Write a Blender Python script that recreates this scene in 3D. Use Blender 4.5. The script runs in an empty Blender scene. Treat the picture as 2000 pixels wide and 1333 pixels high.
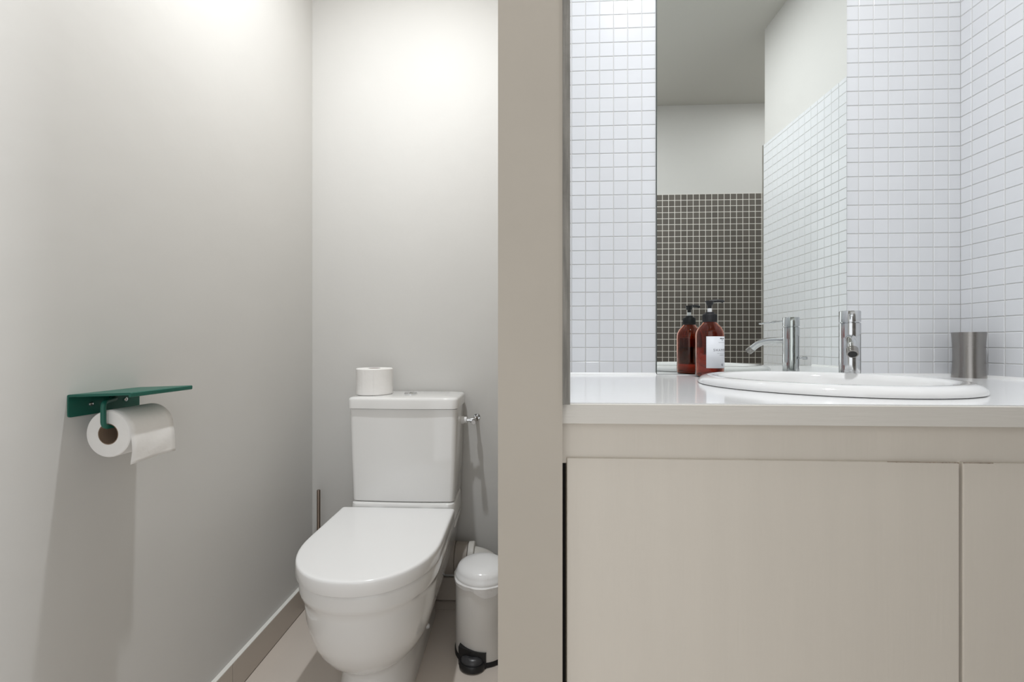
import bpy, bmesh, math, random
from mathutils import Vector, Matrix

random.seed(7)
S = bpy.context.scene
COL = S.collection
PI = math.pi

# ------------------------------------------------------------------ camera, world, exposure
CAM_H = 0.97
cam_d = bpy.data.cameras.new('camera')
cam_d.sensor_width = 36.0
cam_d.lens = 845.0 / 2000.0 * 36.0
cam_d.shift_x = (1000.0 - 978.0) / 2000.0
cam_d.shift_y = (676.0 - 666.5) / 2000.0
cam_d.clip_start = 0.01
cam = bpy.data.objects.new('camera', cam_d)
cam.location = (0, 0, CAM_H)
cam.rotation_euler = (PI / 2, 0, math.radians(2.7))
COL.objects.link(cam)
S.camera = cam

w = bpy.data.worlds.new('world')
S.world = w
w.use_nodes = True
w.node_tree.nodes['Background'].inputs[0].default_value = (0.965, 0.985, 1, 1)
w.node_tree.nodes['Background'].inputs[1].default_value = 1.2   # daylight of the hallway, seen only through the doorway

S.view_settings.view_transform = 'Standard'
S.view_settings.look = 'None'
S.view_settings.gamma = 1.0
S.view_settings.exposure = 0.17
S.view_settings.use_curve_mapping = False

# lamp positions and strengths (the lamps themselves are built further down)
LAMPS = {
    'toilet': dict(loc=(-0.33, 0.92, 2.47), power=13.2, color=(0.945, 0.975, 1.0), size=0.048),
    'basin': dict(loc=(0.40, 0.43, 2.30), power=9.3, color=(0.955, 0.975, 1.0), size=0.07),
    'recess': dict(loc=(1.36, 0.06, 2.30), power=1.7, color=(0.965, 0.98, 1.0), size=0.07),
}

# ------------------------------------------------------------------ room measures (metres)
XL = -0.81          # left wall
YB = 1.644          # wall behind the toilet
YS = 1.049          # face of the tiles on the basin wall
XR = 1.0144         # face of the tiles on the right wall
YR0 = 0.219         # where the right wall ends
YREAR = -0.338      # face of the brown tiles behind the camera
ZC = 2.30           # ceiling over the basin
ZTC = 2.47          # ceiling over the toilet
CT = 0.901          # counter top
PX0, PX1 = -0.0274, 0.0486   # partition
PY0 = 0.512
TT = 0.008          # tile thickness
P = 0.0334          # mosaic pitch
GR = 0.0012         # grout recess


# ------------------------------------------------------------------ materials
def mat(name, color, rough=0.5, metal=0.0, noise=None, bump=None, coat=0.0, spec=0.5, rand=0.0,
        transmission=0.0, ior=1.45, aniso=0.0, sss=0.0):
    m = bpy.data.materials.new(name)
    m.use_nodes = True
    nt = m.node_tree
    b = nt.nodes['Principled BSDF']
    c = (color[0], color[1], color[2], 1)
    b.inputs['Base Color'].default_value = c
    b.inputs['Roughness'].default_value = rough
    b.inputs['Metallic'].default_value = metal
    b.inputs['Coat Weight'].default_value = coat
    b.inputs['Coat Roughness'].default_value = 0.05
    b.inputs['Specular IOR Level'].default_value = spec
    b.inputs['Transmission Weight'].default_value = transmission
    b.inputs['IOR'].default_value = ior
    b.inputs['Anisotropic'].default_value = aniso
    if sss:
        b.inputs['Subsurface Weight'].default_value = sss
        b.inputs['Subsurface Radius'].default_value = (0.01, 0.01, 0.01)
    tc = nt.nodes.new('ShaderNodeTexCoord')
    if noise:
        sc, amt = noise[0], noise[1]
        n = nt.nodes.new('ShaderNodeTexNoise')
        n.inputs['Scale'].default_value = sc
        n.inputs['Detail'].default_value = 4
        mp = nt.nodes.new('ShaderNodeMapping')
        if len(noise) > 2:
            mp.inputs['Scale'].default_value = noise[2]
        nt.links.new(tc.outputs['Object'], mp.inputs[0])
        nt.links.new(mp.outputs[0], n.inputs['Vector'])
        r = nt.nodes.new('ShaderNodeMapRange')
        r.inputs[1].default_value = 0.3
        r.inputs[2].default_value = 0.7
        r.inputs[3].default_value = 1 - amt
        r.inputs[4].default_value = 1 + amt
        nt.links.new(n.outputs['Fac'], r.inputs[0])
        mul = nt.nodes.new('ShaderNodeVectorMath')
        mul.operation = 'SCALE'
        mul.inputs[0].default_value = color[:3]
        nt.links.new(r.outputs[0], mul.inputs['Scale'])
        nt.links.new(mul.outputs[0], b.inputs['Base Color'])
    if rand:
        oi = nt.nodes.new('ShaderNodeObjectInfo')
        r = nt.nodes.new('ShaderNodeMapRange')
        r.inputs[3].default_value = 1 - rand
        r.inputs[4].default_value = 1 + rand
        nt.links.new(oi.outputs['Random'], r.inputs[0])
        mul = nt.nodes.new('ShaderNodeVectorMath')
        mul.operation = 'SCALE'
        mul.inputs[0].default_value = color[:3]
        nt.links.new(r.outputs[0], mul.inputs['Scale'])
        nt.links.new(mul.outputs[0], b.inputs['Base Color'])
    if bump:
        n = nt.nodes.new('ShaderNodeTexNoise')
        n.inputs['Scale'].default_value = bump[0]
        n.inputs['Detail'].default_value = 3
        mp = nt.nodes.new('ShaderNodeMapping')
        if len(bump) > 2:
            mp.inputs['Scale'].default_value = bump[2]
        nt.links.new(tc.outputs['Object'], mp.inputs[0])
        nt.links.new(mp.outputs[0], n.inputs['Vector'])
        bp = nt.nodes.new('ShaderNodeBump')
        bp.inputs['Strength'].default_value = 1.0
        bp.inputs['Distance'].default_value = bump[1]
        nt.links.new(n.outputs['Fac'], bp.inputs['Height'])
        nt.links.new(bp.outputs[0], b.inputs['Normal'])
    return m


def emit(name, color, strength):
    m = bpy.data.materials.new(name)
    m.use_nodes = True
    b = m.node_tree.nodes['Principled BSDF']
    b.inputs['Base Color'].default_value = (0.9, 0.9, 0.9, 1)
    b.inputs['Emission Color'].default_value = (*color, 1)
    b.inputs['Emission Strength'].default_value = strength
    return m


M = {
    'wall': mat('satin_wall_paint', (0.638, 0.628, 0.608), 0.58, noise=(3.0, 0.012), bump=(14, 0.0012), spec=0.22),
    'ceiling': mat('ceiling_paint', (0.58, 0.57, 0.53), 0.8),
    'taupe': mat('taupe_gloss_paint', (0.485, 0.437, 0.373), 0.45, noise=(6, 0.02), bump=(30, 0.0004), spec=0.3),
    'door': mat('brushed_cream_paint', (0.67, 0.615, 0.54), 0.42, noise=(5, 0.015, (6, 6, 0.6)),
                bump=(60, 0.00025, (5, 5, 0.25)), spec=0.35),
    'edge': mat('counter_edge_paint', (0.68, 0.645, 0.59), 0.4, noise=(8, 0.01), bump=(60, 0.0002, (0.3, 5, 5)), spec=0.35),
    'tile': mat('white_glazed_tile', (0.725, 0.735, 0.755), 0.09, rand=0.018, spec=0.5),
    'grout': mat('light_grout', (0.62, 0.61, 0.59), 0.9),
    'brown': mat('brown_grey_mosaic', (0.135, 0.120, 0.105), 0.5, rand=0.09),
    'brown_grout': mat('pale_grout', (0.78, 0.75, 0.70), 0.9),
    'raw_edge': mat('raw_grey_tile_edge', (0.235, 0.222, 0.20), 0.75, noise=(35, 0.25, (6, 6, 0.5)), bump=(80, 0.0006)),
    'floor': mat('beige_floor_tile', (0.69, 0.62, 0.555), 0.36, noise=(4, 0.02)),
    'floor_grout': mat('floor_grout', (0.30, 0.26, 0.22), 0.9),
    'skirt': mat('beige_skirting_tile', (0.52, 0.46, 0.40), 0.35, noise=(5, 0.02)),
    'bead': mat('white_filler_bead', (0.86, 0.85, 0.81), 0.6),
    'ceramic': mat('white_vitreous_china', (0.82, 0.815, 0.805), 0.07, coat=0.3),
    'lid': mat('white_plastic_lid', (0.90, 0.90, 0.90), 0.14),
    'chrome': mat('chrome', (0.64, 0.65, 0.66), 0.06, metal=1.0),
    'steel': mat('brushed_steel', (0.33, 0.315, 0.30), 0.24, metal=1.0, bump=(40, 0.0001, (1, 1, 30)), aniso=0.5),
    'bronze': mat('dark_steel_handle', (0.30, 0.24, 0.20), 0.25, metal=1.0),
    'worktop': mat('white_laminate', (0.90, 0.90, 0.90), 0.10, bump=(90, 0.00006, (0.3, 4, 1))),
    'seal': mat('white_silicone', (0.88, 0.88, 0.87), 0.35),
    'bare_wood': mat('bare_brown_wood', (0.30, 0.21, 0.145), 0.8, noise=(120, 0.4)),
    'dark': mat('gap_shade', (0.02, 0.017, 0.014), 0.8),  # shade of the door gaps, put into the colour
    'carcass': mat('cabinet_carcass', (0.10, 0.08, 0.06), 0.7),
    'mirror': mat('silvered_glass', (0.86, 0.885, 0.865), 0.0, metal=1.0),
    'mirror_edge': mat('mirror_glass_edge', (0.07, 0.085, 0.08), 0.2),
    'green': mat('green_powder_coat', (0.012, 0.118, 0.085), 0.42, bump=(900, 0.00005)),
    'paper': mat('white_tissue', (0.86, 0.845, 0.825), 0.95, noise=(40, 0.015), bump=(120, 0.0006)),
    'card': mat('brown_cardboard', (0.28, 0.20, 0.14), 0.9),
    'amber': mat('amber_plastic', (0.60, 0.15, 0.035), 0.03, transmission=1.0, ior=1.45),
    'liquid': mat('clear_soap', (0.62, 0.40, 0.27), 0.05, transmission=1.0, ior=1.33),
    'black': mat('black_plastic', (0.012, 0.012, 0.013), 0.35),
    'black_matt': mat('black_ribbed_plastic', (0.018, 0.018, 0.02), 0.5),
    'pad': mat('dark_grey_rubber', (0.045, 0.045, 0.048), 0.3),
    'label': mat('white_label_paper', (0.78, 0.80, 0.84), 0.5),
    'ink': mat('grey_print', (0.09, 0.09, 0.11), 0.7),
    'clear': mat('milky_plastic', (0.8, 0.8, 0.8), 0.3),
    'bin': mat('white_enamel', (0.80, 0.785, 0.76), 0.25),
    'bag': mat('white_bin_bag', (0.85, 0.84, 0.83), 0.4, bump=(60, 0.002)),
    'pvc': mat('pale_grey_pvc', (0.66, 0.64, 0.60), 0.4),
    'pvc_grey': mat('grey_rubber_collar', (0.36, 0.32, 0.285), 0.55),
}


# ------------------------------------------------------------------ mesh helpers
ORG = {}


def origin(o):
    return ORG.get(o.name, Vector((0, 0, 0)))


def obj(name, bm, m, parent=None, smooth=True, loc=None, angle=40):
    """one mesh object; the bmesh is in world coordinates"""
    me = bpy.data.meshes.new(name)
    off = origin(parent) if parent else (Vector(loc) if loc else Vector((0, 0, 0)))
    bmesh.ops.translate(bm, verts=bm.verts, vec=-off)
    bmesh.ops.recalc_face_normals(bm, faces=bm.faces)
    if smooth:
        for f in bm.faces:
            f.smooth = True
        ca = math.radians(angle)
        for e in bm.edges:
            if len(e.link_faces) == 2 and e.calc_face_angle(0) > ca:
                e.smooth = False
    bm.to_mesh(me)
    bm.free()
    me.materials.append(M[m] if isinstance(m, str) else m)
    o = bpy.data.objects.new(name, me)
    COL.objects.link(o)
    if parent:
        o.parent = parent
    elif loc:
        o.location = loc
    ORG[o.name] = off
    return o


def tag(o, label=None, cat=None, group=None, kind=None):
    if label:
        o['label'] = label
    if cat:
        o['category'] = cat
    if group:
        o['group'] = group
    if kind:
        o['kind'] = kind
    return o


def thing(name, label, cat, loc, group=None):
    o = bpy.data.objects.new(name, None)
    o.empty_display_size = 0.05
    o.location = loc
    COL.objects.link(o)
    ORG[o.name] = Vector(loc)
    return tag(o, label, cat, group)


def add_box(bm, x0, x1, y0, y1, z0, z1, bev=0.0, seg=2):
    vs = [bm.verts.new(v) for v in ((x0, y0, z0), (x1, y0, z0), (x1, y1, z0), (x0, y1, z0),
                                    (x0, y0, z1), (x1, y0, z1), (x1, y1, z1), (x0, y1, z1))]
    fs = [bm.faces.new([vs[i] for i in f]) for f in
          ((0, 3, 2, 1), (4, 5, 6, 7), (0, 1, 5, 4), (1, 2, 6, 5), (2, 3, 7, 6), (3, 0, 4, 7))]
    if bev:
        es = list({e for f in fs for e in f.edges})
        bmesh.ops.bevel(bm, geom=es, offset=bev, segments=seg, profile=0.5, affect='EDGES')
    return bm


def box(*a, **k):
    return add_box(bmesh.new(), *a, **k)


def add_lathe(bm, prof, c, n=48, axis='Z', close=False):
    """prof: list of (r, h) along the axis from c"""
    rings = []
    for r, h in prof:
        if r < 1e-6:
            p = {'Z': (0, 0, h), 'Y': (0, h, 0), 'X': (h, 0, 0)}[axis]
            rings.append([bm.verts.new(Vector(c) + Vector(p))])
            continue
        ring = []
        for i in range(n):
            a = 2 * PI * i / n
            u, v = r * math.cos(a), r * math.sin(a)
            p = {'Z': (u, v, h), 'Y': (u, h, v), 'X': (h, u, v)}[axis]
            ring.append(bm.verts.new(Vector(c) + Vector(p)))
        rings.append(ring)
    pairs = list(zip(rings[:-1], rings[1:]))
    if close:
        pairs.append((rings[-1], rings[0]))
    for a, b in pairs:
        if len(a) == 1 and len(b) == 1:
            continue
        for i in range(n):
            j = (i + 1) % n
            if len(a) == 1:
                bm.faces.new((a[0], b[i], b[j]))
            elif len(b) == 1:
                bm.faces.new((a[i], a[j], b[0]))
            else:
                bm.faces.new((a[i], a[j], b[j], b[i]))
    return bm


def lathe(*a, **k):
    return add_lathe(bmesh.new(), *a, **k)


def add_loft(bm, rings, cap0=True, cap1=True):
    rv = [[bm.verts.new(p) for p in r] for r in rings]
    n = len(rv[0])
    for a, b in zip(rv[:-1], rv[1:]):
        for i in range(n):
            j = (i + 1) % n
            bm.faces.new((a[i], a[j], b[j], b[i]))
    if cap0:
        bm.faces.new(list(reversed(rv[0])))
    if cap1:
        bm.faces.new(rv[-1])
    return bm


def smooth_path(pts, rad=0.01, seg=5):
    out = [Vector(pts[0])]
    for i in range(1, len(pts) - 1):
        a, b, c = Vector(pts[i - 1]), Vector(pts[i]), Vector(pts[i + 1])
        d1 = min(rad, (a - b).length * 0.49)
        d2 = min(rad, (c - b).length * 0.49)
        p0 = b + (a - b).normalized() * d1
        p2 = b + (c - b).normalized() * d2
        for k in range(seg + 1):
            t = k / seg
            out.append(p0 * (1 - t) ** 2 + b * 2 * t * (1 - t) + p2 * t * t)
    out.append(Vector(pts[-1]))
    return out


def add_tube(bm, path, r, n=16, radii=None):
    path = [Vector(p) for p in path]
    rings = []
    t0 = (path[1] - path[0]).normalized()
    ref = Vector((0, 0, 1)) if abs(t0.z) < 0.9 else Vector((1, 0, 0))
    u = t0.cross(ref).normalized()
    for i, p in enumerate(path):
        if i == 0:
            t = t0
        elif i == len(path) - 1:
            t = (path[i] - path[i - 1]).normalized()
        else:
            t = ((path[i + 1] - p).normalized() + (p - path[i - 1]).normalized()).normalized()
        u = (u - t * u.dot(t)).normalized()
        v = t.cross(u)
        rr = radii[i] if radii else r
        rings.append([p + (u * math.cos(2 * PI * k / n) + v * math.sin(2 * PI * k / n)) * rr for k in range(n)])
    return add_loft(bm, rings)


def tube(*a, **k):
    return add_tube(bmesh.new(), *a, **k)


def dshape(xc, hw, yf, yb, L=0.2, rc=0.02, z=0.0, pw=2.15, n=28):
    """D-shaped outline: rounded front (towards -Y), straight sides, slightly rounded back corners"""
    L = min(L, (yb - yf) * 0.8)
    pts = []
    for i in range(n + 1):          # from right side round the front to the left side
        a = PI * i / n
        ca, sa = math.cos(a), math.sin(a)
        x = hw * math.copysign(abs(ca) ** (2 / pw), ca)
        y = yf + L - L * abs(sa) ** (2 / pw)
        pts.append(Vector((xc + x, y, z)))
    rc = min(rc, hw * 0.6)
    for k in range(5):
        a = k / 4 * PI / 2
        pts.append(Vector((xc - hw + rc - rc * math.cos(a), yb - rc + rc * math.sin(a), z)))
    for k in range(5):
        a = PI / 2 - k / 4 * PI / 2
        pts.append(Vector((xc + hw - rc + rc * math.cos(a), yb - rc + rc * math.sin(a), z)))
    return pts


def rrect(x0, x1, y0, y1, r, z, bow=0.0, n=5):
    """rounded rectangle ring; bow pushes the front (y0) edge forward in the middle"""
    pts = []
    for (cx, cy, a0) in ((x1 - r, y0 + r, -PI / 2), (x1 - r, y1 - r, 0), (x0 + r, y1 - r, PI / 2), (x0 + r, y0 + r, PI)):
        for k in range(n + 1):
            a = a0 + PI / 2 * k / n
            pts.append(Vector((cx + r * math.cos(a), cy + r * math.sin(a), z)))
    m = 10
    xa, xb = x0 + r, x1 - r
    for k in range(1, m):
        t = k / m
        pts.append(Vector((xa + (xb - xa) * t, y0, z)))
    if bow:
        for p in pts:
            if p.y < (y0 + y1) / 2:
                s = (p.x - (x0 + x1) / 2) / ((x1 - x0) / 2)
                p.y -= bow * max(0.0, 1 - s * s)
    return pts


# ------------------------------------------------------------------ the room
def wall(name, *a, m='wall'):
    o = obj(name, box(*a), m, smooth=False)
    o['kind'] = 'structure'
    return o


wall('wall_left', XL - 0.1, XL, YREAR - 0.1, YB + 0.1, 0, ZTC)
wall('wall_back', XL, PX0, YB, YB + 0.1, 0, ZTC)
partition = wall('wall_partition', PX0, PX1, PY0, YB, 0, ZTC, m='taupe')
basin_wall = wall('wall_basin', PX1, XR + TT, YS + TT, YS + 0.15, 0, ZC)
right_wall = wall('wall_right', XR + TT, XR + 0.12, YR0 + 0.003, YS + 0.15, 0, ZC)
wall('wall_right_recess', 1.62, 1.72, YREAR - 0.1, YR0 + 0.1, 0, ZC)
wall('wall_recess_back', XR + 0.12, 1.62, YR0 + 0.003, YR0 + 0.1, 0, ZC)
DX0, DX1, DZ = -0.52, 0.42, 2.05      # doorway the photograph is taken from
bm = bmesh.new()
add_box(bm, XL, DX0, YREAR - 0.1 - TT, YREAR - TT, 0, ZTC)
add_box(bm, DX1, 1.62, YREAR - 0.1 - TT, YREAR - TT, 0, ZC)
add_box(bm, DX0, PX0, YREAR - 0.1 - TT, YREAR - TT, DZ, ZTC)
add_box(bm, PX0, DX1, YREAR - 0.1 - TT, YREAR - TT, DZ, ZC)
rear_wall = obj('wall_rear', bm, 'wall', smooth=False)
rear_wall['kind'] = 'structure'
wall('ceiling', PX1, 1.72, YREAR - 0.2, YB + 0.1, ZC, ZTC + 0.1, m='ceiling')
wall('ceiling_bulkhead', PX0, PX1, YREAR - 0.2, PY0, ZC, ZTC, m='ceiling')
wall('ceiling_toilet', XL - 0.1, PX1, YREAR - 0.2, YB + 0.1, ZTC, ZTC + 0.1, m='ceiling')

# floor: a bed with large tiles on it, each tile an object
floor = wall('floor', XL - 0.1, 1.72, YREAR - 0.2, YB + 0.1, -0.06, -0.002, m='floor_grout')
FT = 0.42
ft_me = None
xs = [-0.797 + FT * i for i in range(-1, 6)]
ys = [1.1615 + FT * j for j in range(-4, 2)]
for x in xs:
    for y in ys:
        x0, x1 = max(x + 0.0012, XL), min(x + FT - 0.0012, 1.62)
        y0, y1 = max(y + 0.0012, YREAR - TT), min(y + FT - 0.0012, YB)
        if x1 - x0 < 0.005 or y1 - y0 < 0.005:
            continue
        obj('floor_tile', box(x0, x1, y0, y1, -0.002, 0.0, bev=0.0006, seg=1), 'floor', floor, smooth=False)


# mosaic tiles -----------------------------------------------------------------------------
def tile_verts(wd, hd):
    """tile in its own plane (u, v), thickness along w; soft chamfered edge"""
    a, b = wd / 2, hd / 2
    c = 0.0011
    t = GR
    V, F = [], []
    for (ia, w_) in ((0, -0.004), (0, t * 0.35), (c, t)):
        V += [(-a + ia, -b + ia, w_), (a - ia, -b + ia, w_), (a - ia, b - ia, w_), (-a + ia, b - ia, w_)]
    for k in (0, 4):
        for i in range(4):
            j = (i + 1) % 4
            F.append((k + i, k + j, k + 4 + j, k + 4 + i))
    F.append((8, 9, 10, 11))
    return V, F


TILE_ME = {}


def mosaic(parent, us, vs, to_world, m, pick, gap=0.0014):
    """us, vs: lists of (lo, hi) cell spans; to_world(u, v, w); pick(u, v) -> individual tile, 'stuff' or None"""
    loose_v, loose_f = [], []
    n = 0
    for (u0, u1) in us:
        for (v0, v1) in vs:
            wd, hd = u1 - u0 - gap, v1 - v0 - gap
            if wd < 0.003 or hd < 0.003:
                continue
            uc, vc = (u0 + u1) / 2, (v0 + v1) / 2
            p = pick(uc, vc)
            if not p:
                continue
            V, F = tile_verts(wd, hd)
            ctr = Vector(to_world(uc, vc, 0))
            if p == 'stuff':
                k = len(loose_v)
                loose_v += [to_world(uc + a, vc + b, c) for a, b, c in V]
                loose_f += [tuple(k + i for i in f) for f in F]
                continue
            key = (m, parent.name, round(wd, 5), round(hd, 5))
            if key not in TILE_ME:
                me = bpy.data.meshes.new('tile')
                me.from_pydata([Vector(to_world(uc + a, vc + b, c)) - ctr for a, b, c in V], [], F)
                bm = bmesh.new()
                bm.from_mesh(me)
                bmesh.ops.recalc_face_normals(bm, faces=bm.faces)
                bm.to_mesh(me)
                bm.free()
                me.materials.append(M[m])
                TILE_ME[key] = me
            o = bpy.data.objects.new('tile', TILE_ME[key])
            # hand-laid: each tile sits a touch differently
            o.location = ctr
            o.rotation_euler = [random.uniform(-1, 1) * 0.0022 for _ in range(3)]
            COL.objects.link(o)
            o.parent = parent
            n += 1
    if loose_v:
        me = bpy.data.meshes.new('tile_field')
        me.from_pydata(loose_v, [], loose_f)
        bm = bmesh.new()
        bm.from_mesh(me)
        bmesh.ops.recalc_face_normals(bm, faces=bm.faces)
        bm.to_mesh(me)
        bm.free()
        me.materials.append(M[m])
        o = bpy.data.objects.new('tile_field', me)
        COL.objects.link(o)
        o.parent = parent
        o['kind'] = 'stuff'
    return n


def spans(lo, hi, line, pitch=P):
    """cells between lo and hi on a grid that has a line at `line`"""
    k0 = math.floor((lo - line) / pitch) - 1
    out = []
    for k in range(k0, k0 + 400):
        a, b = line + k * pitch, line + (k + 1) * pitch
        a2, b2 = max(a, lo), min(b, hi)
        if b2 - a2 > 0.004:
            out.append((a2, b2))
        if a > hi:
            break
    return out


ZT = 1.813                       # top of the tiled zone
MX0, MX1 = 0.3213, 0.7593         # mirror
# grout beds
obj('grout_bed', box(PX1 + TT, XR + TT, YS + GR, YS + TT, CT - 0.03, ZT), 'grout', basin_wall, smooth=False)
obj('grout_bed', box(XR + GR, XR + TT, YR0 + 0.006, YS + GR, 0.0, ZT), 'grout', right_wall, smooth=False)
obj('grout_bed', box(PX1, PX1 + TT - GR, PY0 + 0.012, YS + GR, CT - 0.0, ZT + 0.5), 'grout', partition, smooth=False)
obj('grout_bed', box(DX1, 1.62, YREAR - TT, YREAR - GR, 0.0, 1.806), 'brown_grout', rear_wall, smooth=False)

zrows = spans(CT, ZT, 1.3319, 0.0333)
mosaic(basin_wall, spans(PX1 + TT, MX0, 0.288) + spans(MX1, XR + GR, 0.9885), zrows,
       lambda u, v, w_: (u, YS + GR - w_, v), 'tile',
       lambda u, v: ('stuff' if v > 1.60 or u < 0.115 else True))
mosaic(right_wall, spans(YR0 + 0.008, YS + GR, 1.0244), spans(0.0, ZT, 1.3319, 0.0333),
       lambda u, v, w_: (XR + GR - w_, u, v), 'tile',
       lambda u, v: (None if (v < CT and u > 0.5) else
                     (True if v > CT and (u > 0.915 or 0.47 < u < 0.70) else 'stuff')))
mosaic(partition, spans(PY0 + 0.014, YS, 1.0244), spans(CT, ZC - 0.02, 1.3319, 0.0333),
       lambda u, v, w_: (PX1 + TT - GR + w_, u, v), 'tile', lambda u, v: 'stuff')
mosaic(rear_wall, spans(DX1, 1.62, 0.7794, 0.0333), spans(0.0, 1.806, 1.806, 0.0333),
       lambda u, v, w_: (u, YREAR - GR + w_, v), 'brown',
       lambda u, v: (True if 0.745 < u < 1.325 and v > 1.21 else 'stuff'), gap=0.0037)

# raw grey edge of the tiled side of the partition and of the right wall's free end
t1 = obj('trim_1', box(PX1, PX1 + TT + 0.0009, PY0 - 0.001, PY0 + 0.012, CT, ZC), 'raw_edge', smooth=False)
t1['kind'] = 'structure'
t2 = obj('trim_2', box(XR - 0.0005, XR + TT, YR0 - 0.001, YR0 + 0.006, 0, ZT), 'raw_edge', smooth=False)
t2['kind'] = 'structure'


# skirting tiles ----------------------------------------------------------------------------
HB = 0.09
bl = obj('baseboard_left', box(XL, XL + 0.006, YREAR, YB, 0, HB - 0.001), 'floor_grout', smooth=False)
bl['kind'] = 'structure'
for j in range(-4, 2):
    y0, y1 = max(1.1615 + FT * j + 0.001, YREAR), min(1.1615 + FT * (j + 1) - 0.001, YB)
    if y1 > y0:
        obj('skirting_tile', box(XL + 0.004, XL + 0.013, y0, y1, 0, HB - 0.002, bev=0.0008, seg=1), 'skirt', bl, smooth=False)
obj('top_bead', box(XL, XL + 0.0128, YREAR, YB, HB - 0.002, HB + 0.001, bev=0.0008, seg=2), 'bead', bl, smooth=False)
bb = obj('baseboard_back', box(XL + 0.013, PX0, YB - 0.006, YB, 0, HB - 0.001), 'floor_grout', smooth=False)
bb['kind'] = 'structure'
for i in range(0, 2):
    x0, x1 = max(-0.797 + FT * i + 0.001, XL + 0.0135), min(-0.797 + FT * (i + 1) - 0.001, PX0)
    obj('skirting_tile', box(x0, x1, YB - 0.013, YB - 0.004, 0.004, HB - 0.002, bev=0.0008, seg=1), 'skirt', bb, smooth=False)


# ceiling lamps -----------------------------------------------------------------------------
def downlight(key, label):
    L = LAMPS[key]
    x, y, z = L['loc']
    t = thing('ceiling_light', label, 'ceiling light', (x, y, z), 'recessed ceiling lamps')
    r = L['size'] / 2
    obj('trim_ring', lathe([(r, -0.004), (r + 0.004, -0.006), (r + 0.018, -0.004), (r + 0.02, 0.0), (r, 0.0)],
                           (x, y, z), close=True), 'lid', t)
    obj('lens', lathe([(0, -0.0015), (r, -0.0015)], (x, y, z)), emit('lamp_glow_' + key, L['color'], 30.0), t)
    ld = bpy.data.lights.new('lamp_' + key, 'AREA')
    ld.shape = 'DISK'
    ld.size = L['size']
    ld.energy = L['power']
    ld.color = L['color']
    lo = bpy.data.objects.new('lamp_light', ld)
    lo.location = (0, 0, -0.008)
    COL.objects.link(lo)
    lo.parent = t


downlight('toilet', 'round recessed lamp in the ceiling above the toilet')
downlight('basin', 'round recessed lamp in the ceiling above the basin')
downlight('recess', 'round recessed lamp in the ceiling before the brown mosaic wall')


# ------------------------------------------------------------------ toilet
TX = -0.398
BTX, BDW = -0.4055, 0.0075
toilet = thing('toilet', 'white ceramic close-coupled toilet with closed lid and square cistern', 'toilet', (TX, 1.3, 0))
levels = [  # z, half width, front y, back y, L
    (0.000, 0.096, 1.070, 1.555, 0.16), (0.006, 0.098, 1.068, 1.557, 0.16), (0.060, 0.094, 1.080, 1.555, 0.16),
    (0.110, 0.092, 1.088, 1.560, 0.16), (0.128, 0.094, 1.086, 1.565, 0.16), (0.137, 0.100, 1.076, 1.575, 0.16),
    (0.150, 0.116, 1.056, 1.590, 0.17), (0.170, 0.130, 1.034, 1.600, 0.18), (0.200, 0.144, 1.012, 1.606, 0.19),
    (0.240, 0.1565, 0.995, 1.610, 0.20), (0.280, 0.164, 0.985, 1.612, 0.205), (0.325, 0.1685, 0.980, 1.612, 0.21),
    (0.343, 0.170, 0.979, 1.612, 0.21), (0.349, 0.1745, 0.975, 1.612, 0.21), (0.360, 0.177, 0.973, 1.612, 0.21),
    (0.385, 0.178, 0.972, 1.612, 0.21), (0.393, 0.177, 0.973, 1.612, 0.21), (0.397, 0.173, 0.977, 1.612, 0.21),
]
bm = bmesh.new()
add_loft(bm, [dshape(BTX, hw + BDW - (0.002 if z > 0.345 else 0.004), yf + (0.002 if z > 0.345 else 0.004), yb, L, 0.03, z) for z, hw, yf, yb, L in levels])
# the deck that carries the cistern
deck = [(0.36, 0.176, 1.432), (0.43, 0.175, 1.425), (0.441, 0.173, 1.427), (0.444, 0.168, 1.432)]
add_loft(bm, [rrect(TX - a, TX + a, y, 1.611, 0.02, z) for z, a, y in deck])
bowl = obj('bowl', bm, 'ceramic', toilet, angle=50)
obj('bolt_cap', lathe([(0, 0.006), (0.006, 0.005), (0.0085, 0.0), (0.0085, -0.01)], (TX + 0.0945, 1.40, 0.055), 20, 'X'),
    'lid', bowl)
# seat (inside the wrap-over lid) and lid
ring_o = [dshape(BTX, 0.174, 0.98, 1.40, 0.21, 0.02, z) for z in (0.398, 0.408)]
obj('seat', add_loft(bmesh.new(), ring_o), 'lid', toilet)
lid_lv = [(0.3995, 0.006), (0.3985, 0.0015), (0.400, 0.0), (0.4285, 0.0), (0.4325, 0.0009), (0.4345, 0.0030), (0.4352, 0.006), (0.4355, 0.012), (0.4358, 0.06)]
obj('lid', add_loft(bmesh.new(), [dshape(BTX, 0.188 - d, 0.961 + d, 1.415 - d, 0.225, max(0.002, 0.010 - d), z) for z, d in lid_lv]),
    'lid', toilet, angle=60)
for s in (-1, 1):
    obj('hinge', tube([(TX + s * 0.085 - 0.02, 1.416, 0.419), (TX + s * 0.085 + 0.02, 1.416, 0.419)], 0.009, 16), 'lid', toilet)
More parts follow.
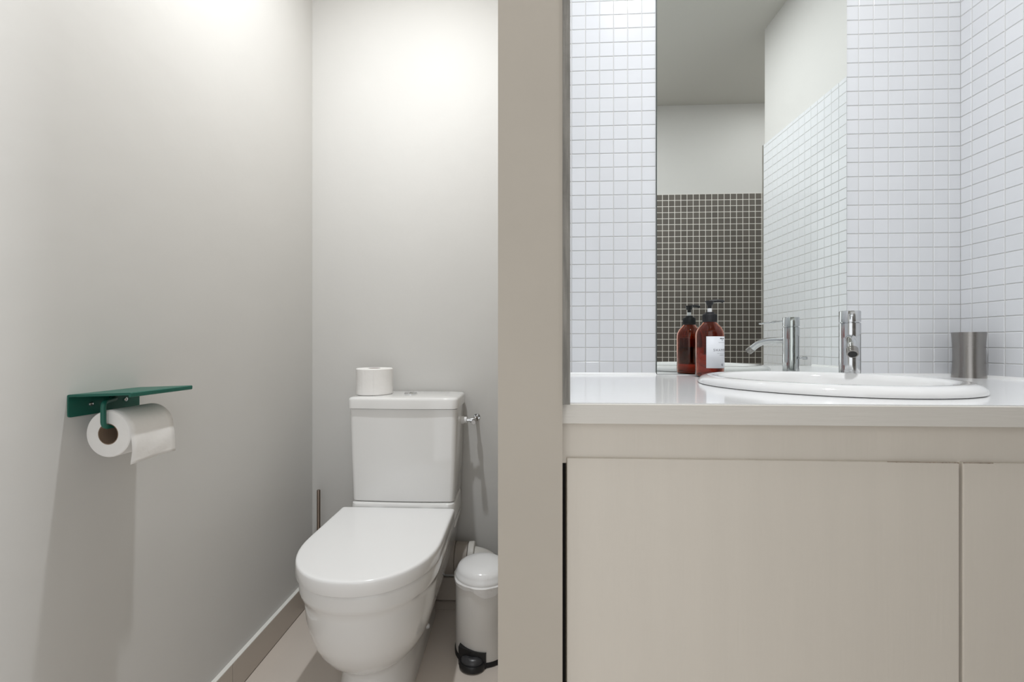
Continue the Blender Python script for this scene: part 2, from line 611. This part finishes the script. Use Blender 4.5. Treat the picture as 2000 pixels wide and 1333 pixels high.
# cistern
c_lv = [(0.446, 0.004, 0.172), (0.449, 0.0, 0.1735), (0.60, 0.0, 0.1790), (0.735, 0.0, 0.1825), (0.757, 0.0, 0.183)]
cistern = obj('cistern', add_loft(bmesh.new(), [rrect(TX - a + 0 * d, TX + a, 1.438 + d - 0.004 * (z - 0.446) / 0.3, 1.622 + 0.006 * (z - 0.446) / 0.3,
                                                     0.016, z, 0.006) for z, d, a in c_lv]), 'ceramic', toilet, angle=50)
l_lv = [(0.7585, 0.003), (0.760, 0.0), (0.787, 0.0), (0.7925, 0.0014), (0.7955, 0.005), (0.7968, 0.012), (0.7985, 0.05)]
obj('cistern_lid', add_loft(bmesh.new(), [rrect(TX - 0.187 + d, TX + 0.187 - d, 1.427 + d, 1.634 - d * 0.3, 0.02 if d < 0.02 else 0.012, z, 0.008)
                                          for z, d in l_lv]), 'ceramic', toilet, angle=60)
fb = obj('flush_button', lathe([(0.0215, -0.004), (0.0225, 0.0035), (0.0205, 0.0055), (0.0185, 0.0045), (0.0185, 0.0025), (0, 0.0025)],
                               (TX + 0.006, 1.522, 0.7985), 40), 'chrome', toilet)
for s in (-1, 1):
    bm = bmesh.new()
    ring = []
    for k in range(17):
        a = -PI / 2 + PI * k / 16
        ring.append(Vector((TX + 0.006 + s * (0.001 + 0.0165 * max(0, math.cos(a))), 1.522 + 0.0172 * math.sin(a), 0.801)))
    add_loft(bm, [ring, [p + Vector((0, 0, 0.0025)) for p in ring]])
    obj('button_half', bm, 'chrome', fb)
# water inlet: stop valve from the wall to the side of the cistern
VX, VZ = -0.168, 0.70
valve = obj('inlet_valve', add_lathe(bmesh.new(), [(0.0, -0.124), (0.0075, -0.124), (0.0085, -0.122), (0.0085, -0.096), (0.0065, -0.094), (0.0065, -0.062),
                                                   (0.0095, -0.06), (0.0095, -0.042), (0.0065, -0.04), (0.0065, 0.0)], (VX, YB, VZ), 24, 'Y'),
            'steel', toilet)
obj('escutcheon', lathe([(0.0, -0.003), (0.0105, -0.003), (0.0125, -0.001), (0.0128, 0.0)], (VX, YB, VZ), 28, 'Y'), 'chrome', valve)
obj('connecting_pipe', add_lathe(bmesh.new(), [(0, 0.003), (0.0085, 0.003), (0.0085, -0.016), (0.006, -0.017), (0.006, -0.055)],
                                 (VX, YB - 0.078, VZ), 24, 'X'), 'chrome', valve)
obj('inlet_nut', lathe([(0.0, 0.018), (0.010, 0.018), (0.012, 0.016), (0.012, 0.009), (0.014, 0.008), (0.014, -0.003)],
                       (TX + 0.183, YB - 0.078, VZ), 24, 'X'), 'lid', valve)

# spare roll on the cistern -------------------------------------------------------------------
sx, sy, sz = -0.523, 1.522, 0.7988
sp = thing('toilet_paper_roll', 'spare white toilet paper roll standing upright on the cistern lid', 'toilet roll', (sx, sy, sz))
R0 = 0.0635
obj('paper', lathe([(0.021, 0.0), (R0 - 0.003, 0.0), (R0, 0.003), (R0 - 0.001, 0.03), (R0 - 0.0005, 0.06), (R0, 0.089), (R0 - 0.003, 0.092),
                    (0.023, 0.0915), (0.021, 0.089)], (sx, sy, sz), 64, close=True), 'paper', sp)
obj('core', lathe([(0.0205, 0.001), (0.0209, 0.001), (0.0209, 0.0915), (0.0195, 0.0915), (0.0195, 0.001)], (sx, sy, sz), 40, close=True), 'card', sp)
bm = bmesh.new()
a0 = math.radians(-75)
rings = []
for (da, dr) in ((0, 0.0012), (-0.25, 0.0008), (-0.6, 0.0004)):
    a = a0 + da
    rings.append((a, dr))
pr = []
for a, dr in rings:
    pr.append([Vector((sx + (R0 + d) * math.cos(a), sy + (R0 + d) * math.sin(a), sz + z)) for d, z in ((0, 0.003), (dr, 0.003), (dr, 0.089), (0, 0.089))])
add_loft(bm, pr)
obj('loose_end', bm, 'paper', sp)

# waste pipe ----------------------------------------------------------------------------------
WY, WZ, WR = 1.572, 0.197, 0.052
wp = obj('waste_pipe', add_tube(bmesh.new(), smooth_path([(-0.335, WY, WZ), (-0.135, WY, WZ), (-0.075, WY + 0.01, WZ - 0.075), (-0.072, WY + 0.01, 0.0)], 0.06, 10), WR - 0.012, 32),
    'pvc', toilet)
obj('collar', lathe([(WR - 0.002, -0.075), (WR + 0.004, -0.073), (WR + 0.004, -0.028), (WR - 0.002, -0.027), (WR + 0.002, -0.024),
                     (WR + 0.002, 0.018), (WR - 0.003, 0.02), (WR - 0.013, 0.02), (WR - 0.013, -0.075)], (-0.212, WY, WZ), 40, 'X', close=True), 'pvc_grey', wp)
obj('seal_ring', lathe([(WR - 0.012, 0.021), (WR + 0.003, 0.021), (WR + 0.004, 0.024), (WR + 0.004, 0.040), (WR + 0.001, 0.043), (WR - 0.012, 0.043)],
                       (-0.212, WY, WZ), 40, 'X', close=True), 'pvc', wp)

# toilet brush ----------------------------------------------------------------------------------
tb = thing('toilet_brush', 'thin dark metal brush handle upright in the corner behind the toilet', 'toilet brush', (-0.757, 1.585, 0))
bx, by = -0.757, 1.585
obj('holder', lathe([(0, 0), (0.038, 0), (0.04, 0.003), (0.04, 0.118), (0.037, 0.12), (0.037, 0.006), (0, 0.006)], (bx, by, 0), 40), 'steel', tb)
obj('handle', lathe([(0, 0.05), (0.0065, 0.05), (0.0065, 0.428), (0.0055, 0.431), (0, 0.4315)], (bx, by, 0), 20), 'bronze', tb)
obj('bristles', lathe([(0, 0.012), (0.025, 0.016), (0.031, 0.04), (0.028, 0.085), (0.01, 0.095), (0, 0.095)], (bx, by, 0), 28), 'black_matt', tb)

# pedal bin ------------------------------------------------------------------------------------
bx, by = -0.1235, 1.382
BR = 0.0855
pb = thing('pedal_bin', 'small white pedal bin with black foot pedal beside the toilet', 'bin', (bx, by, 0))
obj('body', lathe([(0, 0.014), (BR - 0.001, 0.014), (BR, 0.016), (BR, 0.237), (BR - 0.002, 0.239), (BR - 0.004, 0.237), (BR - 0.004, 0.018), (0, 0.018)],
                  (bx, by, 0), 64), 'bin', pb)
obj('base_ring', lathe([(BR - 0.012, 0.0), (BR + 0.001, 0.0), (BR + 0.003, 0.002), (BR + 0.003, 0.012), (BR + 0.001, 0.0145), (BR - 0.012, 0.0145)],
                       (bx, by, 0), 64, close=True), 'black', pb)
obj('lid', lathe([(BR - 0.004, 0.242), (BR + 0.0005, 0.2425), (BR + 0.001, 0.244), (BR + 0.0005, 0.251), (BR - 0.003, 0.2545), (BR - 0.0045, 0.262), (BR - 0.010, 0.271),
                  (BR - 0.024, 0.2785), (0.035, 0.2825), (0.015, 0.2835), (0, 0.2837)], (bx, by, 0), 64), 'lid', pb, angle=60)
# bag edge hanging out below the lid
bm = bmesh.new()
n = 72
top, mid, low = [], [], []
for i in range(n):
    a = 2 * PI * i / n
    front = math.exp(-((a - math.radians(285)) / 0.42) ** 2)
    dz = 0.011 + 0.002 * math.sin(5 * a + 1) + 0.0015 * math.sin(11 * a) + 0.018 * front
    rr = BR + 0.0060 + 0.0012 * math.sin(7 * a) + 0.0006 * math.sin(17 * a)
    top.append(Vector((bx + (BR + 0.0008) * math.cos(a), by + (BR + 0.0008) * math.sin(a), 0.2425)))
    mid.append(Vector((bx + rr * math.cos(a), by + rr * math.sin(a), 0.2395)))
    rl = rr - 0.0012
    low.append(Vector((bx + rl * math.cos(a), by + rl * math.sin(a), 0.2405 - dz)))
inner = [Vector((bx + (p.x - bx) * 0.985, by + (p.y - by) * 0.985, p.z)) for p in low]
add_loft(bm, [top, mid, low, inner], False, False)
obj('bin_bag', bm, 'bag', pb)
# pedal, pointing at about the camera's left foot
pa = math.radians(-100)
pd = Vector((math.cos(pa), math.sin(pa), 0))
pn = Vector((-pd.y, pd.x, 0))
pc = Vector((bx, by, 0)) + Vector((-0.010, 0, 0))


def pedal_pt(f, s, z):
    return pc + pd * f + pn * s + Vector((0, 0, z))


def half_oval(hw, f0, f1, z, n=16):
    return [pedal_pt(f0 + (f1 - f0) * math.sin(PI * k / n), -hw * math.cos(PI * k / n), z) for k in range(n + 1)]


# black housing let into the foot of the body, pad and the pedal below it
bm = bmesh.new()
add_loft(bm, [[pedal_pt(f, s, z) for s, f, z in ((-0.043, 0.060, 0.002), (0.043, 0.060, 0.002), (0.043, 0.084, 0.002), (0, 0.0905, 0.002), (-0.043, 0.084, 0.002))],
              [pedal_pt(f, s, z) for s, f, z in ((-0.043, 0.060, 0.056), (0.043, 0.060, 0.046), (0.043, 0.084, 0.046), (0, 0.0905, 0.052), (-0.043, 0.084, 0.056))]])
ped = obj('pedal', bm, 'black', pb, smooth=False)
bm = bmesh.new()
add_loft(bm, [half_oval(0.040, 0.082, 0.116, 0.003), half_oval(0.041, 0.082, 0.119, 0.012), half_oval(0.038, 0.083, 0.114, 0.021)])
obj('foot_plate', bm, 'black', ped, angle=50)
bm = bmesh.new()
add_loft(bm, [half_oval(0.034, 0.084, 0.110, 0.019), half_oval(0.034, 0.084, 0.110, 0.024), half_oval(0.030, 0.085, 0.106, 0.031), half_oval(0.018, 0.086, 0.097, 0.036)])
pad = obj('foot_pad', bm, 'pad', ped, angle=70)
for k in (-1, 0, 1):
    bm = bmesh.new()
    c = pedal_pt(0.0985 + 0.0035 * k, 0.0, 0.0330 - 0.0022 * k)
    q = [c - pn * 0.008 - pd * 0.0007, c + pn * 0.008 - pd * 0.0007, c + pn * 0.008 + pd * 0.0007, c - pn * 0.008 + pd * 0.0007]
    add_loft(bm, [q, [p + Vector((0, 0, 0.0014)) for p in q]])
    obj('grip_rib', bm, 'black_matt', ped, smooth=False)

# ------------------------------------------------------------------ toilet paper holder on the left wall
HY0, HY1, HZ = 0.7353, 0.879, 0.8815
hold = thing('toilet_paper_holder', 'dark green metal paper holder with a small shelf on left wall', 'paper holder', (XL, (HY0 + HY1) / 2, HZ - 0.04))
rr = rrect(HY0, HY1, HZ - 0.040, HZ - 0.0005, 0.004, 0)
obj('back_plate', add_loft(bmesh.new(), [[Vector((XL + d, p.x, p.y)) for p in rr] for d in (0, 0.003)]), 'green', hold)
bm = bmesh.new()
sec = [(XL + 0.0, HZ - 0.004), (XL + 0.003, HZ - 0.004), (XL + 0.0045, HZ - 0.0032), (XL + 0.1145, HZ + 0.0006), (XL + 0.1150, HZ - 0.0022), (XL + 0.1170, HZ - 0.0030), (XL + 0.1188, HZ - 0.0018), (XL + 0.119, HZ + 0.0042),
       (XL + 0.1175, HZ + 0.0055), (XL + 0.004, HZ + 0.0012), (XL + 0.001, HZ + 0.0005), (XL + 0.0, HZ - 0.001)]
add_loft(bm, [[Vector((x, y, z)) for x, z in sec] for y in (HY0, HY1)])
obj('shelf', bm, 'green', hold)
AX, RZ = XL + 0.0575, 0.8225
obj('arm', tube(smooth_path([(XL + 0.003, 0.818, HZ - 0.0135), (XL + 0.035, 0.792, HZ - 0.0125), (AX, 0.7455, HZ - 0.0135), (AX, 0.7455, RZ), (AX, 0.862, RZ)], 0.011, 8), 0.0042, 16),
    'green', hold)
obj('arm_socket', lathe([(0.0, 0.0035), (0.006, 0.0035), (0.007, 0.0032), (0.007, 0.0)], (XL + 0.001, 0.8185, HZ - 0.0135), 20, 'X'), 'black', hold)
for y in (0.775, 0.8465):
    s_ = obj('screw', lathe([(0.0, 0.0044), (0.002, 0.0044), (0.0038, 0.0038), (0.0042, 0.003), (0.0042, 0.0)], (XL + 0.001, y, HZ - 0.0205), 20, 'X'), 'chrome', hold)
    obj('screw_slot', box(XL + 0.0051, XL + 0.0056, y - 0.0004, y + 0.0004, HZ - 0.0228, HZ - 0.0182), 'black', s_, smooth=False)

# roll on the holder
RY0, RY1 = 0.7545, 0.850
rc_, rr_ = 0.0192, 0.0425
cz = RZ - (rc_ - 0.0014 - 0.0042)
roll = thing('toilet_paper_roll', 'white toilet paper roll hanging on the green holder, end loose', 'toilet roll', (AX, (RY0 + RY1) / 2, cz))
obj('paper', lathe([(rc_, 0), (rr_ - 0.0015, 0), (rr_, 0.0015), (rr_, RY1 - RY0 - 0.0015), (rr_ - 0.0015, RY1 - RY0), (rc_, RY1 - RY0)], (AX, RY0, cz), 72, 'Y', close=True),
    'paper', roll)
obj('core', lathe([(rc_ - 0.0012, 0.0), (rc_ + 0.0002, 0.0), (rc_ + 0.0002, RY1 - RY0), (rc_ - 0.0012, RY1 - RY0)], (AX, RY0, cz), 40, 'Y', close=True), 'card', roll)
# hanging sheet: leaves the roll on the room side and falls down
bm = bmesh.new()
path = []
for k in range(14):
    a = math.radians(98 - 98 * k / 13)
    path.append((AX + (rr_ + 0.0008) * math.cos(a), cz + (rr_ + 0.0008) * math.sin(a)))
for k in range(1, 11):
    path.append((AX + rr_ + 0.0008 + 0.0022 * math.sin(k * 0.32), cz - 0.0055 * k))
cols = 9
grid = []
for j in range(cols):
    t = j / (cols - 1)
    y = RY0 - 0.0005 + (RY1 - RY0 + 0.001) * t
    row = []
    for i, (x, z) in enumerate(path):
        fall = max(0, i - 13) / 10
        wv = 0.0013 * math.sin(3.1 * t * PI + 0.7 * fall) * fall + 0.0012 * fall * math.sin(9 * t + 5 * fall)
        row.append(Vector((x + wv + 0.004 * fall * t, y, z + 0.003 * fall * math.sin(2.2 * t))))
    grid.append(row)
vo = [[bm.verts.new(p) for p in r] for r in grid]
for a, b in zip(vo[:-1], vo[1:]):
    for i in range(len(path) - 1):
        bm.faces.new((a[i], a[i + 1], b[i + 1], b[i]))
sh = obj('hanging_sheet', bm, 'paper', roll)
md = sh.modifiers.new('thickness', 'SOLIDIFY')
md.thickness = 0.0006
md.offset = 1

# ------------------------------------------------------------------ vanity
FY = 0.525                         # counter front
BX, BY, BRAD = 0.517, 0.772, 0.193   # basin
cab = thing('vanity_cabinet', 'cream painted vanity cabinet with flat handleless doors under the worktop', 'cabinet', (0.53, 0.79, 0))
c0, c1 = PX1 + 0.001, XR - 0.001 + GR
bm = bmesh.new()
add_box(bm, c0, c0 + 0.016, FY + 0.034, YS + 0.006, 0.0, 0.876)
add_box(bm, c1 - 0.016, c1, FY + 0.034, YS + 0.006, 0.0, 0.876)
add_box(bm, c0 + 0.016, c1 - 0.016, FY + 0.034, YS + 0.006, 0.05, 0.066)
add_box(bm, c0 + 0.016, c1 - 0.016, YS - 0.010, YS + 0.006, 0.066, 0.876)
obj('body', bm, 'carcass', cab, smooth=False)
obj('fascia', box(c0, c1, FY + 0.009, FY + 0.033, 0.826, 0.8755, bev=0.0006, seg=1), 'door', cab, smooth=False)
obj('plinth', box(c0, c1, FY + 0.06, FY + 0.076, 0.0, 0.05), 'taupe', cab, smooth=False)
for x0, x1 in ((0.0556, 0.5105), (0.5145, 1.0115)):
    d = obj('door', box(x0, x1, FY + 0.004, FY + 0.022, 0.045, 0.8335, bev=0.0012, seg=2), 'door', cab, smooth=False)
# bare wood where the paint has chipped along the door tops
for xa, xb, n in ((0.43, 0.5095, 40), (0.515, 0.548, 14)):
    bm = bmesh.new()
    prev = None
    for k in range(n + 1):
        x = xa + (xb - xa) * k / n
        hgt = 0.0001 + 0.0010 * max(0.0, random.random() - 0.45) + (0.0012 if abs(x - 0.5125) < 0.004 else 0)
        if k in (0, n) and n < 20:
            hgt = 0.0006
        col = [bm.verts.new((x, FY + 0.0039, 0.8338 - hgt)), bm.verts.new((x, FY + 0.0039, 0.8338)), bm.verts.new((x, FY + 0.0046, 0.8338)), bm.verts.new((x, FY + 0.0046, 0.8334))]
        if prev:
            for i in range(3):
                bm.faces.new((prev[i], col[i], col[i + 1], prev[i + 1]))
        prev = col
    obj('chipped_edge', bm, 'bare_wood', cab, smooth=False)
obj('gap_shade_panel', box(c0, c1, FY + 0.0235, FY + 0.0335, 0.05, 0.826), 'dark', cab, smooth=False)  # near-black sheet behind the doors, stands in for the shade in their gaps

# worktop with a round cut-out
ctop = thing('countertop', 'glossy white worktop with painted front edge around the basin', 'worktop', (0.53, 0.79, CT - 0.025))
x0, x1, y0, y1 = PX1 + 0.0005, XR + GR - 0.0005, FY + 0.0045, YS + GR
angs = [2 * PI * k / 72 for k in range(72)]
for cxy in ((x0, y0), (x1, y0), (x1, y1), (x0, y1)):
    angs.append(math.atan2(cxy[1] - BY, cxy[0] - BX) % (2 * PI))
angs = sorted(set(round(a, 9) for a in angs))
bm = bmesh.new()


def rect_hit(a):
    dx, dy = math.cos(a), math.sin(a)
    ts = []
    if dx > 1e-9: ts.append((x1 - BX) / dx)
    if dx < -1e-9: ts.append((x0 - BX) / dx)
    if dy > 1e-9: ts.append((y1 - BY) / dy)
    if dy < -1e-9: ts.append((y0 - BY) / dy)
    t = min(ts)
    return BX + dx * t, BY + dy * t


hr = BRAD - 0.02
rings = []
for (outer, z) in ((False, CT), (True, CT), (True, CT - 0.0245), (False, CT - 0.0245)):
    rings.append([bm.verts.new(((rect_hit(a) if outer else (BX + hr * math.cos(a), BY + hr * math.sin(a))) + (z,))) for a in angs])
for a, b in zip(rings, rings[1:] + rings[:1]):
    for i in range(len(angs)):
        j = (i + 1) % len(angs)
        bm.faces.new((a[i], a[j], b[j], b[i]))
obj('slab', bm, 'worktop', ctop, smooth=False)
obj('front_edge', box(x0, x1, FY, FY + 0.0038, CT - 0.025, CT - 0.0012, bev=0.0005, seg=1), 'edge', ctop, smooth=False)
bm = bmesh.new()
tri = lambda x: [Vector((x, YS - 0.0045, CT)), Vector((x, YS - 0.0020, CT + 0.0015)), Vector((x, YS + 0.0, CT + 0.0050)), Vector((x, YS + 0.001, CT + 0.0050)), Vector((x, YS + 0.001, CT))]
add_loft(bm, [tri(PX1 + TT), tri(XR)])
obj('rear_sealant', bm, 'seal', ctop)
bm = bmesh.new()
tri = lambda y: [Vector((XR - 0.0045, y, CT)), Vector((XR - 0.002, y, CT + 0.0015)), Vector((XR, y, CT + 0.005)), Vector((XR + 0.001, y, CT + 0.005)), Vector((XR + 0.001, y, CT))]
add_loft(bm, [tri(FY + 0.005), tri(YS - 0.001)])
obj('side_sealant', bm, 'seal', ctop)

# basin -------------------------------------------------------------------------------------------
bas = thing('washbasin', 'round white drop-in washbasin with raised rim set in worktop', 'basin', (BX, BY, CT))
prof = [(BRAD - 0.004, 0.0002), (BRAD, 0.0012), (BRAD + 0.0005, 0.004), (BRAD - 0.0015, 0.0085), (BRAD - 0.006, 0.0125), (BRAD - 0.013, 0.0152), (BRAD - 0.022, 0.0158), (BRAD - 0.030, 0.0142),
        (BRAD - 0.036, 0.0105), (BRAD - 0.039, 0.004), (BRAD - 0.042, -0.008), (BRAD - 0.052, -0.04), (BRAD - 0.075, -0.078), (BRAD - 0.105, -0.104), (BRAD - 0.14, -0.117), (0.024, -0.121),
        (0.022, -0.125), (0.022, -0.132), (0.06, -0.128), (BRAD - 0.10, -0.112), (BRAD - 0.068, -0.083), (BRAD - 0.046, -0.042), (BRAD - 0.034, -0.005), (BRAD - 0.03, 0.0002)]
obj('bowl', lathe(prof, (BX, BY, CT), 96, close=True), 'ceramic', bas, angle=60)
obj('drain', lathe([(0, -0.119), (0.017, -0.119), (0.0195, -0.1205), (0.0215, -0.1205), (0.0215, -0.130), (0, -0.130)], (BX, BY, CT), 32), 'chrome', bas)

# faucet -------------------------------------------------------------------------------------------
fx, fy = 0.692, 0.9455
fdir = Vector((-0.56, -0.83, 0)).normalized()
fau = thing('faucet', 'chrome cylindrical basin mixer tap standing behind the washbasin', 'faucet', (fx, fy, CT))
FR = 0.0185
obj('body', lathe([(0, 0.0), (FR + 0.002, 0.0), (FR + 0.002, 0.003), (FR, 0.0035), (FR, 0.1165), (FR - 0.001, 0.1172), (FR - 0.0015, 0.1172)], (fx, fy, CT), 48), 'chrome', fau)
cap = obj('mixer_cap', lathe([(FR - 0.003, 0.1172), (FR - 0.003, 0.1186), (FR - 0.0008, 0.1186), (FR, 0.1194), (FR, 0.1410), (FR - 0.001, 0.1422), (0, 0.1424)], (fx, fy, CT), 48), 'chrome', fau)
base = Vector((fx, fy, CT))
up = Vector((0, 0, 1))
obj('lever', tube([base + fdir * 0.015 + up * 0.1335, base + fdir * 0.034 + up * 0.1325, base + fdir * 0.036 + up * 0.1325, base + fdir * 0.078 + up * 0.1290, base + fdir * 0.080 + up * 0.1289],
                  0.0028, 14, radii=[0.0022, 0.0022, 0.0034, 0.0026, 0.0015]), 'chrome', cap)
sp_path = smooth_path([base + fdir * 0.012 + up * 0.0835, base + fdir * 0.072 + up * 0.0835, base + fdir * 0.108 + up * 0.054], 0.032, 10)
obj('spout', tube(sp_path, 0.0085, 20), 'chrome', fau)
e = sp_path[-1]
ed = (sp_path[-1] - sp_path[-2]).normalized()
obj('aerator', tube([e - ed * 0.014, e - ed * 0.013, e + ed * 0.001, e + ed * 0.0015], 0.0095, 20, radii=[0.0086, 0.0095, 0.0095, 0.008]), 'steel', fau)
obj('outlet', tube([e + ed * 0.001, e + ed * 0.002], 0.0072, 20), 'black', fau)
obj('drain_knob', tube([base - fdir * 0.018 + up * 0.0385, base - fdir * 0.026 + up * 0.0385, base - fdir * 0.027 + up * 0.0385, base - fdir * 0.036 + up * 0.0385],
                       0.003, 14, radii=[0.002, 0.002, 0.0042, 0.0042]), 'chrome', fau)

# mirror -------------------------------------------------------------------------------------------
mir = thing('mirror', 'tall frameless wall mirror standing on the worktop between white tiles', 'mirror', ((MX0 + MX1) / 2, YS, CT))
obj('backing', box(MX0 + 0.0004, MX1 - 0.0004, YS - 0.0025, YS + GR, CT + 0.0008, 2.2), 'mirror_edge', mir, smooth=False)
obj('glass', box(MX0 + 0.0012, MX1 - 0.0012, YS - 0.0042, YS - 0.0025, CT + 0.0018, 2.199), 'mirror', mir, smooth=False)

# soap bottle ----------------------------------------------------------------------------------------
sx, sy = 0.420, 0.986
soap = thing('soap_dispenser', 'amber pump bottle with white label and black pump beside the mirror', 'soap dispenser', (sx, sy, CT))
r = 0.0292
c = (sx, sy, CT)
outer = [(0, 0.0015), (r - 0.006, 0.0), (r - 0.002, 0.0008), (r, 0.004), (r, 0.094), (r - 0.0012, 0.101), (r - 0.0052, 0.110), (r - 0.011, 0.1165), (0.0145, 0.1205), (0.0132, 0.122), (0.0132, 0.126)]
inner = [(0.0115, 0.126), (0.0115, 0.1215), (0.013, 0.119), (r - 0.012, 0.1148), (r - 0.0066, 0.109), (r - 0.0027, 0.1005), (r - 0.0015, 0.094), (r - 0.0015, 0.005), (r - 0.004, 0.0025), (0, 0.003)]
body = obj('bottle', lathe(outer + inner, c, 64), 'amber', soap, angle=60)
obj('soap', lathe([(0, 0.0033), (r - 0.0045, 0.0028), (r - 0.0018, 0.0053), (r - 0.0018, 0.066), (0, 0.066)], c, 48), 'liquid', soap)
bm = bmesh.new()
n = 40
rib = [[], []]
add_lathe(bm, [(0.0, 0.1215), (0.0138, 0.1215), (0.0145, 0.1225), (0.0145, 0.1385), (0.0138, 0.1395), (0.010, 0.1395), (0.0092, 0.1440), (0, 0.1440)], c, 40)
collar = obj('pump_collar', bm, 'black_matt', soap)
bm = bmesh.new()
for k in range(36):
    a = 2 * PI * k / 36
    m_ = Matrix.Translation(Vector(c)) @ Matrix.Rotation(a, 4, 'Z')
    vs0 = len(bm.verts)
    add_box(bm, 0.0142, 0.0150, -0.0005, 0.0005, 0.1235, 0.1378)
    bm.verts.ensure_lookup_table()
    for v in list(bm.verts)[vs0:]:
        v.co = m_ @ v.co
obj('collar_ribs', bm, 'black_matt', collar, smooth=False)
obj('pump_neck', lathe([(0, 0.1435), (0.0046, 0.1435), (0.0046, 0.1525), (0, 0.1525)], c, 24), 'clear', soap)
bm = lathe([(0, 0.1510), (0.0042, 0.1510), (0.0046, 0.1585), (0.0072, 0.1610), (0.0080, 0.1665), (0.0094, 0.1678), (0.0094, 0.1692), (0, 0.1697)], c, 32)
pdv = Vector((0.97, -0.24, 0)).normalized()
pb0 = Vector(c)
add_tube(bm, smooth_path([pb0 + up * 0.1680, pb0 + pdv * 0.018 + up * 0.1690, pb0 + pdv * 0.0262 + up * 0.1678, pb0 + pdv * 0.0280 + up * 0.1655], 0.004, 4), 0.0034, 14)
obj('pump_head', bm, 'black', soap)
# label wraps the side that faces the basin
view = math.atan2(-sy, -sx)                       # towards the camera
mid_a = view + math.radians(56)
half = math.radians(69)
lz0, lz1 = 0.0205, 0.0895
rl = r + 0.0003
bm = bmesh.new()
ra, rb = [], []
for k in range(37):
    a = mid_a - half + 2 * half * k / 36
    ra.append((bm.verts.new((sx + rl * math.cos(a), sy + rl * math.sin(a), CT + lz0)), bm.verts.new((sx + rl * math.cos(a), sy + rl * math.sin(a), CT + lz1))))
for a, b in zip(ra[:-1], ra[1:]):
    bm.faces.new((a[0], b[0], b[1], a[1]))
lab = obj('label', bm, 'label', soap)
md = lab.modifiers.new('thickness', 'SOLIDIFY')
md.thickness = 0.0002
md.offset = 0


def wrap(bm, zmid):
    """flat (x right, y up) print -> curved on the label"""
    for v in bm.verts:
        a = mid_a + v.co.x / rl
        rr = rl + 0.00025
        v.co = Vector((sx + rr * math.cos(a), sy + rr * math.sin(a), CT + zmid + v.co.y))
    return bm


def text_bm(s, size):
    cu = bpy.data.curves.new('print', 'FONT')
    cu.body = s
    cu.size = size
    cu.align_x = 'CENTER'
    cu.align_y = 'CENTER'
    cu.space_character = 1.25
    to = bpy.data.objects.new('print', cu)
    COL.objects.link(to)
    me = bpy.data.meshes.new_from_object(to)
    bm = bmesh.new()
    bm.from_mesh(me)
    bpy.data.objects.remove(to)
    bpy.data.curves.remove(cu)
    bpy.data.meshes.remove(me)
    return bm


obj('lettering', wrap(text_bm('SHAMPOO', 0.0078), 0.0595), 'ink', lab, smooth=False)
for (w_, h_, yy) in ((0.020, 0.0006, 0.0165), (0.026, 0.0005, -0.0065), (0.014, 0.0008, -0.0105)):
    bm = bmesh.new()
    nseg = 14
    for k in range(nseg):
        xa = -w_ / 2 + w_ * k / nseg
        xb = xa + w_ / nseg * (0.55 if k % 4 else 0.8)
        vs_ = [bm.verts.new(p) for p in ((xa, yy - h_ / 2, 0), (xb, yy - h_ / 2, 0), (xb, yy + h_ / 2, 0), (xa, yy + h_ / 2, 0))]
        bm.faces.new(vs_)
    obj('small_print', wrap(bm, 0.0595), 'ink', lab, smooth=False)['kind'] = 'stuff'
bm = bmesh.new()
for (cx_, cy_, a_, b_) in ((-0.0035, 0.0255, 0.0034, 0.0011), (0.0035, 0.0255, 0.0034, 0.0011), (0, 0.0222, 0.0012, 0.0011)):
    bm.faces.new([bm.verts.new((cx_ + a_ * math.cos(2 * PI * k / 16), cy_ + b_ * math.sin(2 * PI * k / 16), 0)) for k in range(16)])
obj('leaf_mark', wrap(bm, 0.0595), 'ink', lab, smooth=False)
bm = bmesh.new()
for k in range(20):
    if k in (4, 5, 14):
        continue
    a, b = 2 * PI * k / 20, 2 * PI * (k + 1) / 20
    bm.faces.new([bm.verts.new((q * math.cos(t), q * math.sin(t) - 0.0315, 0)) for q, t in ((0.0014, a), (0.0027, a), (0.0027, b), (0.0014, b))])
obj('round_mark', wrap(bm, 0.0595), 'ink', lab, smooth=False)

# tumbler --------------------------------------------------------------------------------------------
ux, uy = 0.9705, 0.986
tum = thing('tumbler', 'brushed steel waisted toothbrush tumbler in the worktop corner', 'tumbler', (ux, uy, CT))
H = 0.0985
prof = []
for k in range(13):
    t = k / 12
    prof.append((0.0252 + 0.0020 * (2 * t - 1) ** 2, H * t))
inn = [(a - 0.0012, max(h, 0.002)) for a, h in reversed(prof)]
obj('cup', lathe([(0, 0.0)] + prof + inn + [(0, 0.002)], (ux, uy, CT), 64), 'steel', tum)
